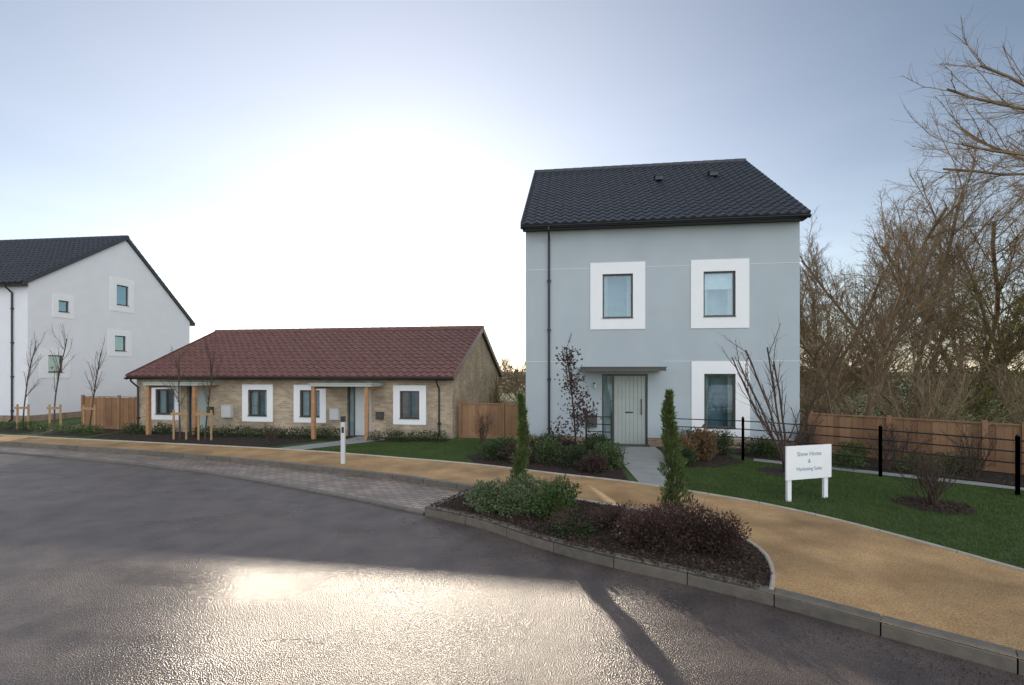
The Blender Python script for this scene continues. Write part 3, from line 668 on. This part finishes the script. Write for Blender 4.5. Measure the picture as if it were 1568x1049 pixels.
bl=[]
RR=random.Random(3)
for k in range(30):
    s=.3+k*.43
    if 2.2<s<3.4 or 8.9<s<10.2: continue
    lx,ly=s,-.45-RR.random()*.5; c,sn=math.cos(rz2),math.sin(rz2)
    bl.append((-15+c*lx-sn*ly,18.76+sn*lx+c*ly,.12,.3,.25,.2+RR.random()*.12))
foliage_mass('border_planting',(0,0,0),bl,9000,.06,M['leaf_dark'],150,seed=77)
foliage_mass('border_planting',(0,0,0),[(-16-k*.9,17.9+k*.27,.12,.4,.3,.22+.08*math.sin(k*2)) for k in range(12)],5000,.06,M['leaf_green'],100,seed=78)

# ------------------------------------------------------------------ light, sky, camera
el=math.radians(16); az=math.radians(-12)
S=Vector((math.sin(az)*math.cos(el),math.cos(az)*math.cos(el),math.sin(el)))
sl=bpy.data.lights.new('sun','SUN'); sl.energy=5; sl.angle=math.radians(.6); sl.color=(1,.86,.68)
so=bpy.data.objects.new('sun',sl); col.objects.link(so); so.rotation_euler=S.to_track_quat('Z','Y').to_euler(); so.location=(-10,40,30)
w=bpy.data.worlds.new('World'); scene.world=w; w.use_nodes=True; t=w.node_tree
bg=t.nodes['Background']; sky=N(t,'ShaderNodeTexSky'); sky.sky_type='NISHITA'; sky.sun_disc=False; sky.sun_elevation=el; sky.sun_rotation=az
sky.air_density=1.0; sky.dust_density=.1; sky.ozone_density=1.5
t.links.new(sky.outputs[0],bg.inputs[0]); bg.inputs[1].default_value=.10
tc=N(t,'ShaderNodeTexCoord'); nm=N(t,'ShaderNodeVectorMath',operation='NORMALIZE'); t.links.new(tc.outputs['Generated'],nm.inputs[0])
def math2(op,a,b_):
    n=N(t,'ShaderNodeMath',operation=op)
    for i,x in enumerate((a,b_)):
        if isinstance(x,(int,float)): n.inputs[i].default_value=x
        else: t.links.new(x,n.inputs[i])
    return n.outputs[0]
def lobe(dirv,pw,st):
    d=N(t,'ShaderNodeVectorMath',operation='DOT_PRODUCT'); t.links.new(nm.outputs[0],d.inputs[0]); d.inputs[1].default_value=Vector(dirv).normalized()
    return math2('MULTIPLY',math2('POWER',math2('MAXIMUM',d.outputs['Value'],0),pw),st)
acc=bg.outputs[0]
def addbg(val,c):
    global acc
    b2=N(t,'ShaderNodeBackground'); b2.inputs[0].default_value=(*c,1); t.links.new(val,b2.inputs[1])
    a=N(t,'ShaderNodeAddShader'); t.links.new(acc,a.inputs[0]); t.links.new(b2.outputs[0],a.inputs[1]); acc=a.outputs[0]
ge=math.radians(12.5); G=(math.sin(az)*math.cos(ge),math.cos(az)*math.cos(ge),math.sin(ge))
addbg(lobe(G,3.9,.68),(1,.95,.96)); addbg(lobe(G,45,.20),(1,.92,.76)); addbg(lobe(G,220,1.3),(1,.94,.82))
sp=N(t,'ShaderNodeSeparateXYZ'); t.links.new(nm.outputs[0],sp.inputs[0])
hn=N(t,'ShaderNodeTexNoise'); hn.inputs['Scale'].default_value=3.5; hn.inputs['Detail'].default_value=7
hm=N(t,'ShaderNodeMapping'); hm.inputs['Scale'].default_value=(1,1,4.5); t.links.new(nm.outputs[0],hm.inputs[0]); t.links.new(hm.outputs[0],hn.inputs['Vector'])
hr=N(t,'ShaderNodeMapRange'); hr.inputs[1].default_value=.35; hr.inputs[2].default_value=.7; hr.inputs[3].default_value=.85; hr.inputs[4].default_value=1.25; t.links.new(hn.outputs[0],hr.inputs[0])
hz=math2('MULTIPLY',math2('MULTIPLY',math2('POWER',math2('SUBTRACT',1,math2('ABSOLUTE',sp.outputs[2],0)),4),.46),hr.outputs[0]); addbg(hz,(1,.96,.95))
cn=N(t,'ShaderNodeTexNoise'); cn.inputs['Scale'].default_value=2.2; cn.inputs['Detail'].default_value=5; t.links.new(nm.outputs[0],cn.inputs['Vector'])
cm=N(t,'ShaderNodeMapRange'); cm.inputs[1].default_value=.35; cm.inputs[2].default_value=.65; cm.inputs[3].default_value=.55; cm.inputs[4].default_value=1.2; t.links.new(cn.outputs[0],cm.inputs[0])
addbg(math2('MULTIPLY',lobe((0.35,-.85,.45),1.4,1.65),cm.outputs[0]),(1,.98,.98))  # added fill: unseen bright lobe behind camera, noise-mottled, lifts the house fronts
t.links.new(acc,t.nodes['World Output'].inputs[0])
cam=bpy.data.cameras.new('camera'); cam.lens=16.5; cam.sensor_width=36; cam.shift_y=.0277; cam.clip_end=3000
co=bpy.data.objects.new('camera',cam); col.objects.link(co); co.location=(0,0,2.4); co.rotation_euler=(math.pi/2,0,0); scene.camera=co
scene.view_settings.view_transform='Standard'; scene.view_settings.look='None'; scene.view_settings.exposure=0
